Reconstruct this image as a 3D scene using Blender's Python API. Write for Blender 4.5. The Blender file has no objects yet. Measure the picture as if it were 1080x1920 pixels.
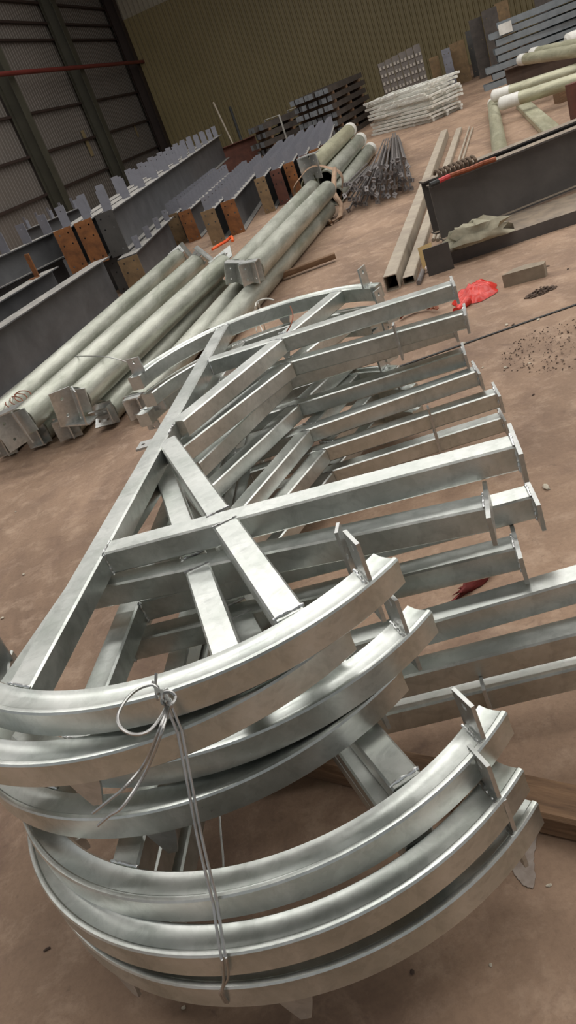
import bpy, math, random
from mathutils import Vector, Matrix

# ------------------------------------------------------------------ camera, sky, light, exposure
SC = bpy.context.scene
COL = SC.collection
K = 0.95                                   # metres per survey unit of the arch frames
FPX, PITCH, ROLL, CAM_H = 1464.5, 0.4673, 0.3825, 1.757 * K
RGT = Vector((1, 0, 0)); FWD = Vector((0, math.cos(PITCH), -math.sin(PITCH))); UPV = Vector((0, math.sin(PITCH), math.cos(PITCH)))
CX = math.cos(ROLL) * RGT - math.sin(ROLL) * UPV
CY = math.sin(ROLL) * RGT + math.cos(ROLL) * UPV
cd = bpy.data.cameras.new('camera'); cam = bpy.data.objects.new('camera', cd); COL.objects.link(cam)
cd.sensor_fit = 'VERTICAL'; cd.sensor_height = 36.0; cd.lens = FPX / 1920 * 36.0
cd.clip_start = 0.05; cd.clip_end = 300
m = Matrix((CX, CY, -FWD)).transposed().to_4x4(); m.translation = (0, 0, CAM_H)
cam.matrix_world = m
SC.camera = cam
SC.view_settings.view_transform = 'Standard'; SC.view_settings.look = 'None'
SC.view_settings.gamma = 1.0; SC.view_settings.use_curve_mapping = False
SC.view_settings.exposure = 0.0
W = bpy.data.worlds.new('world'); SC.world = W; W.use_nodes = True
W.node_tree.nodes['Background'].inputs[0].default_value = (0.93, 0.97, 1.0, 1)
W.node_tree.nodes['Background'].inputs[1].default_value = 0.41

# hall axes: the long wall runs away from the camera 18.4 degrees to the right
AX = math.radians(18.4)
ALONG = Vector((math.sin(AX), math.cos(AX), 0)); ACROSS = Vector((math.cos(AX), -math.sin(AX), 0))
CORNER = Vector((0.73, 38.0, 0))
ROOF = 9.2
def hall(a, c, z=0.0):                     # a metres back from the far wall, c metres from the long wall
    return CORNER - ALONG * a + ACROSS * c + Vector((0, 0, z))
SKYLIGHTS = [(14.0, 170), (19.5, 320), (25.0, 380), (30.5, 360), (36.0, 90)]   # metres back from the far wall, watts
def lamp(name, a, c, sx, sy, watts, col=(1.0, 0.985, 0.95)):
    ld = bpy.data.lights.new(name, 'AREA'); ld.shape = 'RECTANGLE'; ld.size = sx; ld.size_y = sy
    ld.energy = watts; ld.color = col
    o = bpy.data.objects.new(name, ld); COL.objects.link(o)
    o.matrix_world = Matrix.Translation(hall(a, c, ROOF - 0.12)) @ Matrix.Rotation(-AX, 4, 'Z')
    return o
for a_, w_ in SKYLIGHTS:
    lamp('skylight_lamp', a_, 12.5, 19.0, 1.5, w_)

def ground(px, py, z=0.0):                 # the point at height z on the sight line of a photo pixel
    d = CX * ((px - 540) / FPX) - CY * ((py - 960) / FPX) + FWD
    t = (z - CAM_H) / d.z
    return Vector((0, 0, CAM_H)) + d * t
def at_dist(px, py, dist):                 # the point on that sight line at a horizontal distance
    d = CX * ((px - 540) / FPX) - CY * ((py - 960) / FPX) + FWD
    t = dist / math.hypot(d.x, d.y)
    return Vector((0, 0, CAM_H)) + d * t

# ------------------------------------------------------------------ materials
def lin(c):
    return tuple(((x / 255 / 12.92) if x / 255 <= 0.04045 else ((x / 255 + 0.055) / 1.055) ** 2.4) for x in c) + (1,)
def new_mat(name):
    mt = bpy.data.materials.new(name); mt.use_nodes = True
    nt = mt.node_tree; b = nt.nodes['Principled BSDF']
    return mt, nt, b
def noise(nt, scale, detail=4, rough=0.6, vec=None, dist=0.0):
    n = nt.nodes.new('ShaderNodeTexNoise'); n.inputs['Scale'].default_value = scale
    n.inputs['Detail'].default_value = detail; n.inputs['Roughness'].default_value = rough; n.inputs['Distortion'].default_value = dist
    if vec is not None: nt.links.new(vec, n.inputs['Vector'])
    return n.outputs[0]
def ramp(nt, fac, stops):
    r = nt.nodes.new('ShaderNodeValToRGB'); e = r.color_ramp.elements
    while len(e) < len(stops): e.new(0.5)
    for el, (p, c) in zip(e, stops): el.position = p; el.color = c
    nt.links.new(fac, r.inputs[0]); return r.outputs[0]
def mix(nt, fac, a, b, mode='MIX'):
    n = nt.nodes.new('ShaderNodeMix'); n.data_type = 'RGBA'; n.blend_type = mode
    for s, v in ((n.inputs[0], fac), (n.inputs[6], a), (n.inputs[7], b)):
        if hasattr(v, 'is_linked'): nt.links.new(v, s)
        else: s.default_value = v
    return n.outputs[2]
def coords(nt, kind='Object', scale=None, rot=None):
    t = nt.nodes.new('ShaderNodeTexCoord'); o = t.outputs[kind]
    if scale or rot:
        mp = nt.nodes.new('ShaderNodeMapping'); nt.links.new(o, mp.inputs[0])
        if scale: mp.inputs['Scale'].default_value = scale
        if rot: mp.inputs['Rotation'].default_value = rot
        o = mp.outputs[0]
    return o
def bump(nt, b, h, strength=0.2, dist=0.01):
    n = nt.nodes.new('ShaderNodeBump'); n.inputs['Strength'].default_value = strength; n.inputs['Distance'].default_value = dist
    nt.links.new(h, n.inputs['Height']); nt.links.new(n.outputs[0], b.inputs['Normal'])
def g(v): return (v, v, v, 1)

def galvanized(name, lo, hi, metal=1.0, r0=0.30, r1=0.48, stain=(0.42, 0.47, 0.42, 1), bmp=0.06, sc=None):
    mt, nt, b = new_mat(name); v = coords(nt, 'Object', sc)
    big = noise(nt, 5.0, 5, 0.6, v, 0.4); fine = noise(nt, 42, 3, 0.6, v)
    vor = nt.nodes.new('ShaderNodeTexVoronoi'); vor.inputs['Scale'].default_value = 55; nt.links.new(v, vor.inputs['Vector'])
    c = ramp(nt, big, [(0.28, lo), (0.72, hi)])
    st = ramp(nt, noise(nt, 2.2, 6, 0.65, v, 0.8), [(0.52, g(0)), (0.74, g(0.75))])
    c = mix(nt, st, c, stain)
    c = mix(nt, 0.22, c, ramp(nt, vor.outputs['Color'], [(0.2, g(0.25)), (0.8, g(0.75))]), 'SOFT_LIGHT')
    c = mix(nt, ramp(nt, noise(nt, 13, 5, 0.7, v, 1.0), [(0.5, g(0)), (0.72, g(0.45))]), c, tuple(x * .62 for x in lo[:3]) + (1,))
    nt.links.new(c, b.inputs['Base Color']); b.inputs['Metallic'].default_value = metal
    rr = ramp(nt, mix(nt, 0.5, big, fine), [(0.3, g(r0)), (0.7, g(r1))]); nt.links.new(rr, b.inputs['Roughness'])
    bump(nt, b, mix(nt, 0.35, big, fine), bmp, 0.006)
    return mt
M_GALV = galvanized('galvanized_steel', (0.53, 0.56, 0.53, 1), (0.77, 0.78, 0.75, 1), 0.94, 0.27, 0.43)
M_WELD = galvanized('zinc_weld', (0.66, 0.66, 0.66, 1), (0.86, 0.86, 0.86, 1), 1.0, 0.2, 0.4)
M_PLATE = galvanized('galvanized_plate', (0.48, 0.49, 0.48, 1), (0.68, 0.68, 0.66, 1), 0.88, 0.30, 0.46)
M_PIPE = galvanized('dull_zinc_pipe', lin((150, 153, 140)), lin((204, 205, 194)), 0.7, 0.34, 0.5, lin((140, 146, 128)), sc=(.22, 1, 1))
M_WRAP = galvanized('green_tinted_pipe', lin((146, 144, 120)), lin((190, 187, 162)), 0.3, 0.3, 0.5, lin((160, 154, 128)), sc=(.22, 1, 1))
M_RAIL = galvanized('bright_zinc_rail', lin((206, 204, 196)), lin((240, 238, 230)), 0.2, 0.4, 0.6, lin((208, 202, 186)))
M_WIRE = galvanized('tie_wire', (0.42, 0.42, 0.41, 1), (0.62, 0.61, 0.6, 1), 1.0, 0.3, 0.45)

def paint(name, c0, c1, rough=0.55, scale=3.0, metal=0.0, dust=None, bmp=0.08):
    mt, nt, b = new_mat(name); v = coords(nt)
    n = noise(nt, scale, 6, 0.65, v, 0.3)
    c = ramp(nt, n, [(0.3, c0), (0.72, c1)])
    if dust:
        geo = nt.nodes.new('ShaderNodeNewGeometry'); sx = nt.nodes.new('ShaderNodeSeparateXYZ'); nt.links.new(geo.outputs['Normal'], sx.inputs[0])
        mm = nt.nodes.new('ShaderNodeMath'); mm.operation = 'MULTIPLY'; nt.links.new(sx.outputs[2], mm.inputs[0])
        nt.links.new(ramp(nt, noise(nt, 9, 4, 0.6, v), [(0.25, g(0.3)), (0.6, g(0.95))]), mm.inputs[1]); mm.use_clamp = True
        c = mix(nt, mm.outputs[0], c, dust)
    nt.links.new(c, b.inputs['Base Color']); b.inputs['Roughness'].default_value = rough; b.inputs['Metallic'].default_value = metal
    bump(nt, b, noise(nt, scale * 14, 3, 0.6, v), bmp, 0.004)
    return mt
M_GREY = paint('grey_primer', lin((68, 68, 70)), lin((90, 90, 92)), 0.5, dust=lin((164, 160, 154)))
M_SECT = paint('blue_grey_primer', lin((104, 110, 114)), lin((128, 134, 138)), 0.5)
M_CLEAT = paint('cleat_primer', lin((104, 104, 112)), lin((134, 134, 142)), 0.55)
M_DARKPL = paint('dark_primer', lin((58, 56, 54)), lin((78, 75, 72)), 0.5)
M_GIRD = paint('charcoal_primer', lin((72, 68, 66)), lin((92, 87, 84)), 0.5, dust=lin((150, 134, 116)))
M_RUST = paint('rusted_plate', lin((92, 56, 30)), lin((150, 96, 52)), 0.8, 6.0, bmp=0.3)
M_RUSTD = paint('brown_rusted_plate', lin((100, 82, 60)), lin((138, 112, 80)), 0.8, 6.0, bmp=0.3)
M_RUSTR = paint('red_brown_steel', lin((70, 40, 32)), lin((104, 62, 48)), 0.75, 4.0)
M_BOLTED = paint('bolted_plate_grey', lin((92, 86, 82)), lin((112, 104, 98)), 0.6, 5.0)
M_BOLT = paint('bolt_head_grey', lin((146, 138, 130)), lin((168, 160, 150)), 0.5, 8.0)
M_BROWN = paint('brown_girder', lin((62, 48, 40)), lin((86, 68, 56)), 0.7, 4.0)
M_BAR = paint('dark_bar_steel', lin((56, 50, 46)), lin((84, 76, 70)), 0.6, 5.0)
M_BAREND = paint('grey_bar_end', lin((92, 96, 100)), lin((126, 130, 134)), 0.55, 9.0)
M_TAN = paint('dusty_tube', lin((146, 134, 120)), lin((176, 164, 146)), 0.65, 5.0)
M_ROD = paint('dull_rod', lin((96, 92, 92)), lin((140, 134, 132)), 0.45, 9.0, metal=0.4)
M_ORANGE = paint('orange_strap', lin((220, 78, 30)), lin((236, 110, 48)), 0.6)
M_CLOTH = paint('brown_cloth', lin((138, 112, 92)), lin((172, 144, 120)), 0.9, 9.0)
M_CLOTHD = paint('brown_rope', lin((84, 70, 58)), lin((112, 94, 78)), 0.9, 12.0)
M_WHITE = paint('white_film', lin((196, 192, 184)), lin((228, 226, 220)), 0.5, 6.0)
M_TARP = paint('grey_tarp', lin((120, 116, 98)), lin((176, 168, 146)), 0.8, 6.0)
M_STONE = paint('pale_stone', lin((128, 116, 100)), lin((156, 142, 124)), 0.85, 8.0)
M_DIRT = paint('dark_dirt', lin((74, 60, 52)), lin((108, 90, 78)), 0.95, 20.0)
M_CARD = paint('cardboard', lin((190, 160, 108)), lin((210, 182, 132)), 0.8)
M_PINK = paint('pale_rag', lin((190, 170, 160)), lin((216, 198, 188)), 0.85, 12.0)
M_REDRAG = paint('dark_red_rag', lin((84, 26, 22)), lin((124, 42, 36)), 0.85, 12.0)
M_COPPER = paint('rusty_wire', lin((120, 62, 38)), lin((156, 88, 58)), 0.5, 12.0, metal=0.4)
M_REDGRIP = paint('red_grip', lin((168, 40, 44)), lin((190, 58, 58)), 0.5)
M_BLACK = paint('black_rubber', lin((26, 26, 26)), lin((44, 44, 42)), 0.6)
M_CHIP = paint('pale_chip', lin((178, 168, 150)), lin((214, 204, 186)), 0.8, 12.0)
M_DARKCHIP = paint('dark_chip', lin((66, 52, 44)), lin((92, 74, 62)), 0.85, 12.0)

def timber():
    mt, nt, b = new_mat('weathered_timber'); v = coords(nt, 'Object', (1.2, 14, 14))
    n = noise(nt, 4, 6, 0.7, v, 0.6)
    nt.links.new(ramp(nt, n, [(0.25, lin((82, 62, 46))), (0.55, lin((122, 94, 70))), (0.8, lin((146, 116, 88)))]), b.inputs['Base Color'])
    b.inputs['Roughness'].default_value = 0.85; bump(nt, b, n, 0.4, 0.006); return mt
M_TIMBER = timber()
def red_bag():
    mt, nt, b = new_mat('red_plastic'); v = coords(nt)
    nt.links.new(ramp(nt, noise(nt, 14, 4, 0.6, v), [(0.3, lin((196, 32, 24))), (0.7, lin((240, 66, 50)))]), b.inputs['Base Color'])
    b.inputs['Roughness'].default_value = 0.3; b.inputs['Transmission Weight'].default_value = 0.12; return mt
M_BAG = red_bag()
def floor_mat():
    mt, nt, b = new_mat('dusty_brown_floor'); v = coords(nt)
    base = ramp(nt, noise(nt, 0.45, 8, 0.62, v, 0.5), [(0.28, lin((124, 103, 87))), (0.5, lin((154, 128, 107))), (0.75, lin((182, 153, 130)))])
    streak = noise(nt, 1.6, 6, 0.65, coords(nt, 'Object', (1.0, 0.22, 1), (0, 0, 0.35)), 0.6)
    c = mix(nt, ramp(nt, streak, [(0.46, g(0)), (0.68, g(0.62))]), base, lin((110, 89, 75)))
    c = mix(nt, ramp(nt, noise(nt, 6.5, 7, 0.7, v, 0.3), [(0.5, g(0)), (0.74, g(0.5))]), c, lin((204, 178, 155)))
    c = mix(nt, ramp(nt, noise(nt, 2.6, 5, 0.7, v, 1.2), [(0.62, g(0)), (0.7, g(0.45))]), c, lin((96, 77, 68)))
    c = mix(nt, ramp(nt, noise(nt, 1.1, 7, 0.72, v, 1.6), [(0.5, g(0)), (0.62, g(0.4))]), c, lin((106, 84, 73)))
    c = mix(nt, ramp(nt, noise(nt, 18, 6, 0.75, v, 0.4), [(0.6, g(0)), (0.72, g(0.5))]), c, lin((92, 75, 66)))
    c = mix(nt, ramp(nt, noise(nt, 60, 3, 0.7, v), [(0.42, g(0.0)), (0.75, g(0.28))]), c, lin((96, 77, 66)))
    nt.links.new(c, b.inputs['Base Color']); b.inputs['Roughness'].default_value = 0.72
    b.inputs['Specular IOR Level'].default_value = 0.25
    bump(nt, b, mix(nt, 0.5, noise(nt, 55, 4, 0.7, v), noise(nt, 7, 4, 0.6, v)), 0.22, 0.012); return mt
M_FLOOR = floor_mat()
M_SLAB = paint('dark_rough_slab', lin((92, 76, 68)), lin((124, 102, 90)), 0.85, 3.0, bmp=0.4)
M_OLIVE = paint('olive_sheet', lin((126, 113, 78)), lin((138, 124, 88)), 0.5, 0.5, bmp=0.0)
M_LSHEET = paint('grey_sheet', lin((98, 92, 86)), lin((112, 104, 98)), 0.55, 0.4, bmp=0.0)
M_PALE = paint('pale_upper_sheet', lin((150, 142, 126)), lin((164, 156, 140)), 0.6, 0.4, bmp=0.0)
M_COLB = paint('brown_column', lin((46, 34, 30)), lin((58, 44, 38)), 0.6, 2.0)
M_COLG = paint('dark_column', lin((58, 56, 46)), lin((72, 70, 58)), 0.6, 2.0)
M_REDPIPE = paint('red_pipe', lin((96, 36, 32)), lin((110, 46, 40)), 0.5, 2.0)
M_ROOF = paint('roof_sheet', lin((112, 112, 108)), lin((130, 130, 126)), 0.6, 0.5, bmp=0.0)
def skylight_mat():
    mt, nt, b = new_mat('skylight_panel'); b.inputs['Base Color'].default_value = (0.9, 0.92, 0.9, 1)
    b.inputs['Emission Color'].default_value = (1, 0.99, 0.96, 1); b.inputs['Emission Strength'].default_value = 3.2; return mt
M_SKY = skylight_mat()
M_OLIVEPATCH = paint('yellowed_patch', lin((132, 116, 84)), lin((146, 130, 96)), 0.6)
M_SPILL = paint('dried_white_spill', lin((126, 110, 100)), lin((172, 160, 150)), 0.8, 14.0)

# ------------------------------------------------------------------ mesh builder
class MB:
    def __init__(s): s.v = []; s.f = []
    def add(s, vs, fs):
        o = len(s.v); s.v += [Vector(p) for p in vs]; s.f += [tuple(i + o for i in f) for f in fs]; return s
    def box(s, c, sz, R=None, ch=0.0):
        c = Vector(c); hx, hy, hz = sz[0] / 2, sz[1] / 2, sz[2] / 2
        pts = [Vector((x, y, z)) for z in (-hz, hz) for x, y in ((-hx, -hy), (hx, -hy), (hx, hy), (-hx, hy))]
        if R is not None: pts = [R @ p for p in pts]
        return s.add([c + p for p in pts], [(3, 2, 1, 0), (4, 5, 6, 7), (0, 1, 5, 4), (1, 2, 6, 5), (2, 3, 7, 6), (3, 0, 4, 7)])
    def sweep(s, rings, closed=False, caps=True):
        n = len(rings[0]); vs = [p for r in rings for p in r]; fs = []
        m_ = len(rings)
        for i in range(m_ - (0 if closed else 1)):
            a, b_ = i * n, ((i + 1) % m_) * n
            for j in range(n): fs.append((a + j, a + (j + 1) % n, b_ + (j + 1) % n, b_ + j))
        if caps and not closed:
            fs.append(tuple(range(n - 1, -1, -1))); fs.append(tuple((m_ - 1) * n + j for j in range(n)))
        return s.add(vs, fs)
    def beam(s, p0, p1, prof, up=(0, 0, 1)):          # a constant profile [(side, up)...] from p0 to p1
        p0, p1 = Vector(p0), Vector(p1); d = (p1 - p0).normalized(); sd = d.cross(Vector(up)).normalized(); u = sd.cross(d)
        return s.sweep([[p + sd * a + u * b for a, b in prof] for p in (p0, p1)])
    def tube(s, pts, r, n=8, taper=None, caps=True):
        pts = [Vector(p) for p in pts]; rings = []; prev = None
        for i, p in enumerate(pts):
            d = (pts[min(i + 1, len(pts) - 1)] - pts[max(i - 1, 0)]).normalized()
            if prev is None:
                prev = d.cross(Vector((0, 0, 1)) if abs(d.z) < 0.9 else Vector((1, 0, 0))).normalized()
            a = (prev - d * prev.dot(d)).normalized(); b = d.cross(a); prev = a
            rr = r if taper is None else r * taper[i]
            rings.append([p + a * rr * math.cos(2 * math.pi * k / n) + b * rr * math.sin(2 * math.pi * k / n) for k in range(n)])
        return s.sweep(rings, caps=caps)
    def plate(s, o, ex, ey, w, h, t, cells=(1, 1), hole=0.0, skip=(), cut=0.0):
        """plate w by h, t thick, with one octagon hole per cell; cells split it evenly"""
        o, ex, ey = Vector(o), Vector(ex).normalized(), Vector(ey).normalized(); nz = ex.cross(ey).normalized()
        nx, ny = cells; tt = math.tan(math.pi / 8)
        for sgn in (1, -1):
            for i in range(nx):
                for j in range(ny):
                    x0, x1, y0, y1 = -w / 2 + w * i / nx, -w / 2 + w * (i + 1) / nx, -h / 2 + h * j / ny, -h / 2 + h * (j + 1) / ny
                    P = lambda x, y: o + ex * x + ey * y + nz * (t / 2 * sgn)
                    if hole <= 0 or (i, j) in skip:
                        q = [P(x0, y0), P(x1, y0), P(x1, y1), P(x0, y1)]; s.add(q, [(0, 1, 2, 3) if sgn > 0 else (3, 2, 1, 0)]); continue
                    cx_, cy_ = (x0 + x1) / 2, (y0 + y1) / 2; hx, hy = (x1 - x0) / 2, (y1 - y0) / 2
                    inn = [P(cx_ + hole * math.cos(math.pi / 8 + k * math.pi / 4), cy_ + hole * math.sin(math.pi / 8 + k * math.pi / 4)) for k in range(8)]
                    out = [P(cx_ + a * hx, cy_ + b * hy) for a, b in ((1, tt), (tt, 1), (-tt, 1), (-1, tt), (-1, -tt), (-tt, -1), (tt, -1), (1, -tt))]
                    cor = [P(cx_ + a * hx, cy_ + b * hy) for a, b in ((1, 1), (-1, 1), (-1, -1), (1, -1))]
                    fs = []
                    for k in range(8):
                        k2 = (k + 1) % 8
                        if k % 2 == 0: fs.append((k, 8 + k, 16 + k // 2, 8 + k2, k2))
                        else: fs.append((k, 8 + k, 8 + k2, k2))
                    s.add(inn + out + cor, [f if sgn > 0 else f[::-1] for f in fs])
        R = lambda x, y, z: o + ex * x + ey * y + nz * z
        for (ax, ay), (bx, by) in (((-1, -1), (1, -1)), ((1, -1), (1, 1)), ((1, 1), (-1, 1)), ((-1, 1), (-1, -1))):
            s.add([R(ax * w / 2, ay * h / 2, -t / 2), R(bx * w / 2, by * h / 2, -t / 2), R(bx * w / 2, by * h / 2, t / 2), R(ax * w / 2, ay * h / 2, t / 2)], [(0, 1, 2, 3)])
        if hole > 0:
            for i in range(nx):
                for j in range(ny):
                    if (i, j) in skip: continue
                    cx_, cy_ = -w / 2 + w * (i + .5) / nx, -h / 2 + h * (j + .5) / ny
                    c = [(cx_ + hole * math.cos(math.pi / 8 + k * math.pi / 4), cy_ + hole * math.sin(math.pi / 8 + k * math.pi / 4)) for k in range(8)]
                    for k in range(8):
                        (ax, ay), (bx, by) = c[k], c[(k + 1) % 8]
                        s.add([R(ax, ay, t / 2), R(bx, by, t / 2), R(bx, by, -t / 2), R(ax, ay, -t / 2)], [(0, 1, 2, 3)])
        return s
    def prism(s, pts, ez, t):                          # polygon outline extruded t along ez, centred
        ez = Vector(ez).normalized() * (t / 2); n = len(pts); pts = [Vector(p) for p in pts]
        return s.add([p - ez for p in pts] + [p + ez for p in pts],
                     [tuple(range(n - 1, -1, -1)), tuple(range(n, 2 * n))] + [(i, (i + 1) % n, n + (i + 1) % n, n + i) for i in range(n)])
    def lump(s, c, r, seed=0, seg=10, rings=6, jit=0.25, flat=False):   # an irregular rounded lump
        rnd = random.Random(seed); c = Vector(c); vs = []; fs = []
        for i in range(rings + 1):
            th = math.pi * i / rings
            for j in range(seg):
                ph = 2 * math.pi * j / seg; k = 1 + rnd.uniform(-jit, jit)
                vs.append(c + Vector((r[0] * k * math.sin(th) * math.cos(ph), r[1] * k * math.sin(th) * math.sin(ph), max(r[2] * k * math.cos(th), -r[2] * 0.55 if flat else -9))))
        for i in range(rings):
            for j in range(seg): fs.append((i * seg + j, (i + 1) * seg + j, (i + 1) * seg + (j + 1) % seg, i * seg + (j + 1) % seg))
        return s.add(vs, fs)
    def mesh(s, name, mat, ang=0.6):
        me = bpy.data.meshes.new(name); me.from_pydata([tuple(p) for p in s.v], [], s.f); me.update()
        import bmesh
        b = bmesh.new(); b.from_mesh(me); bmesh.ops.remove_doubles(b, verts=b.verts, dist=1e-5)
        bmesh.ops.recalc_face_normals(b, faces=b.faces); b.to_mesh(me); b.free()
        me.materials.append(mat)
        me.polygons.foreach_set('use_smooth', [True] * len(me.polygons)); me.set_sharp_from_angle(angle=ang)
        return me
    def build(s, name, mat, parent=None, ang=0.6):
        o = bpy.data.objects.new(name, s.mesh(name, mat, ang)); COL.objects.link(o)
        if parent is not None: o.parent = parent
        return o
def tag(o, label, cat, group=None, kind=None):
    o['label'] = label; o['category'] = cat
    if group: o['group'] = group
    if kind: o['kind'] = kind
    return o
def structure(o): o['kind'] = 'structure'; return o
def thing(name, label, cat, M, group=None):
    o = bpy.data.objects.new(name, None); COL.objects.link(o); o.empty_display_size = 0.1
    o.matrix_world = M if isinstance(M, Matrix) else Matrix.Translation(M)
    return tag(o, label, cat, group)
def copy_tree(o, M=None, parent=None):
    c = o.copy(); COL.objects.link(c)
    if parent is not None: c.parent = parent
    for ch in o.children: copy_tree(ch, None, c)
    if M is not None: c.matrix_world = M
    return c
def axes(p0, p1, up=(0, 0, 1)):                       # origin p0, x towards p1, z up
    p0, p1 = Vector(p0), Vector(p1); x = (p1 - p0).normalized(); y = Vector(up).cross(x).normalized(); z = x.cross(y)
    M = Matrix((x, y, z)).transposed().to_4x4(); M.translation = p0
    return M, (p1 - p0).length
def chamfer_box(w, h, c, z0=0.0):                     # closed profile, width w, from z0 to z0+h
    a, b = w / 2, h
    return [(-a + c, z0), (a - c, z0), (a, z0 + c), (a, z0 + b - c), (a - c, z0 + b), (-a + c, z0 + b), (-a, z0 + b - c), (-a, z0 + c)]
def circle(r, n=20): return [(r * math.cos(2 * math.pi * k / n), r * math.sin(2 * math.pi * k / n)) for k in range(n)]

# ------------------------------------------------------------------ the hall
fm = MB()
for i in range(16):
    for j in range(16):
        x0, x1, y0, y1 = -30 + 5 * i, -25 + 5 * i, -12 + 4 * j, -8 + 4 * j
        fm.add([(x0, y0, 0), (x1, y0, 0), (x1, y1, 0), (x0, y1, 0)], [(0, 1, 2, 3)])
structure(fm.build('floor', M_FLOOR))

def sheet(name, mat, o, d, n, length, z0, z1, pitch, depth):   # ribbed sheet: rises pitch apart, standing off along n
    b = MB(); k = int(length / pitch); pts = []
    for i in range(k):
        x = i * pitch
        pts += [(x, 0), (x + pitch * 0.62, 0), (x + pitch * 0.72, depth), (x + pitch * 0.9, depth)]
    pts.append((k * pitch, 0))
    vs = []; fs = []
    for x, y in pts:
        p = o + d * x + n * y; vs += [Vector((p.x, p.y, z0)), Vector((p.x, p.y, z1))]
    for i in range(len(pts) - 1): fs.append((2 * i, 2 * i + 2, 2 * i + 3, 2 * i + 1))
    b.add(vs, fs); return structure(b.build(name, mat, ang=0.3))
Z_SPLIT = 6.15
sheet('wall_back', M_OLIVE, CORNER, ACROSS, -ALONG, 34, 0, Z_SPLIT, 0.21, 0.06)
sheet('wall_back_upper', M_PALE, CORNER + ALONG * 0.15, ACROSS, -ALONG, 34, Z_SPLIT, ROOF, 0.20, 0.03)
sheet('wall_left', M_LSHEET, CORNER - ALONG * 30, ALONG, ACROSS, 30.3, 0, ROOF, 0.19, 0.014)
# roof with translucent strips
rf = MB(); edges = []
spans = sorted(a for a, _ in SKYLIGHTS); prev = -1.0
for a in spans:
    edges.append((prev, a - 0.75)); prev = a + 0.75
edges.append((prev, 52.0))
for a0, a1 in edges:
    rf.add([hall(a0, -1, ROOF), hall(a0, 40, ROOF), hall(a1, 40, ROOF), hall(a1, -1, ROOF)], [(0, 1, 2, 3)])
structure(rf.build('ceiling', M_ROOF))
for i, a in enumerate(spans):
    s_ = MB(); s_.add([hall(a - .75, -1, ROOF), hall(a - .75, 40, ROOF), hall(a + .75, 40, ROOF), hall(a + .75, -1, ROOF)], [(0, 1, 2, 3)])
    structure(s_.build('window_%d' % (i + 1), M_SKY))
# columns and rails on the long wall
def hcol(name, a, mat, w=0.34, dpt=0.34, c0=0.05, top=None):
    b = MB(); top = top or ROOF
    R = Matrix((ACROSS, ALONG, Vector((0, 0, 1)))).transposed()
    b.box(hall(a, c0 + 0.01, top / 2), (0.02, w, top), R); b.box(hall(a, c0 + dpt, top / 2), (0.02, w, top), R)
    b.box(hall(a, c0 + dpt / 2, top / 2), (dpt - .02, 0.02, top), R)
    return structure(b.build(name, mat))
hcol('wall_column_corner', 0.25, M_COLB, 0.40, 0.42, 0.12)
hcol('wall_column_middle', 6.8, M_COLG, 0.40, 0.42, 0.12)
hcol('wall_column_near', 12.4, M_COLG, 0.40, 0.42, 0.12)
hc = MB(); hc.prism([hall(6.8, .5, 8.0), hall(6.8, .5, 6.5), hall(6.8, 1.6, 9.1), hall(6.8, .5, 9.1)], ALONG, 0.4)
structure(hc.build('wall_column_haunch', M_COLG))
for i, zz in enumerate((0.45, 1.42, 2.5, 3.6, 5.6, 6.1, 6.7, 8.0)):
    b = MB(); R = Matrix((ACROSS, ALONG, Vector((0, 0, 1)))).transposed()
    b.box(hall(15, 0.09, zz), (0.1, 30, 0.07), R); structure(b.build('trim_%d' % (i + 1), M_COLB))
rp = MB(); rp.tube([hall(-0.0, 0.72, 4.55), hall(28, 0.72, 4.55)], 0.065, 10)
structure(rp.build('trim_9', M_REDPIPE))
for i, (px, py, d, w, h) in enumerate(((124, 285, 31, 0.28, 0.85), (234, 252, 36, 0.14, 0.55))):
    p = at_dist(px, py, d); c_ = (p - CORNER).dot(ACROSS); p = p - ACROSS * (c_ - 0.045)
    b = MB(); b.plate(p, ALONG, (0, 0, 1), w, h, 0.01)
    tag(b.build('wall_patch', M_OLIVEPATCH), ('brownish stained patch on the grey ribbed wall between the two dark columns', 'narrow yellowish patch on the grey ribbed wall beside the corner column')[i], 'patch')

# ------------------------------------------------------------------ the stacked arch frames
TB = 0.071                                           # square tube, metres
HALF_U, CROSS_U, CROSS_W = 1.5 * K, 0.868 * K, 1.235 * K
ARC_U, ARC_W, ARC_R = 0.8355 * K, 0.2995 * K, 0.7298 * K
A_LO, A_HI = math.radians(-78), math.radians(53)
# local axes of a frame: x = w (away from the chord), y = u (away from the viewer), z up; origin under the node, z = 0 the underside
def weld(p0, p1, seed, n=None, r=0.0034):
    rnd = random.Random(seed); p0, p1 = Vector(p0), Vector(p1); n = n or max(5, int((p1 - p0).length / 0.005))
    pts = [p0.lerp(p1, i / (n - 1)) + Vector((rnd.uniform(-.0014, .0014), rnd.uniform(-.0014, .0014), rnd.uniform(-.001, .0012))) for i in range(n)]
    return MB().tube(pts, r, 6, [rnd.uniform(0.6, 1.35) for _ in pts])
def fin_mb(p, rad, along, up, h, w, hole=0.009, t=0.009):    # a drilled cleat standing on a tube face
    rad, up = Vector(rad).normalized(), Vector(up).normalized()
    return MB().plate(Vector(p) + up * h / 2, rad, up, w, h, t, (1, 2), hole, ((0, 0),))
def tri_mb(p, ex, up, w, h, t=0.008):
    ex, up, p = Vector(ex).normalized(), Vector(up).normalized(), Vector(p)
    return MB().prism([p - ex * w / 2, p + ex * w / 2, p + ex * w * 0.36 + up * h * 0.45, p + ex * 0.01 + up * h, p - ex * 0.012 + up * h, p - ex * w * 0.36 + up * h * 0.45], ex.cross(up), t)
BOXP = chamfer_box(TB, TB, 0.005)
Z0 = Vector((0, 0, 1))
def arc_pt(s, a, r=ARC_R, z=0.0):                     # s = -1 for the near arc, +1 for the far arc
    return Vector((ARC_W + r * math.sin(a), s * (ARC_U + r * math.cos(a)), z))
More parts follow.
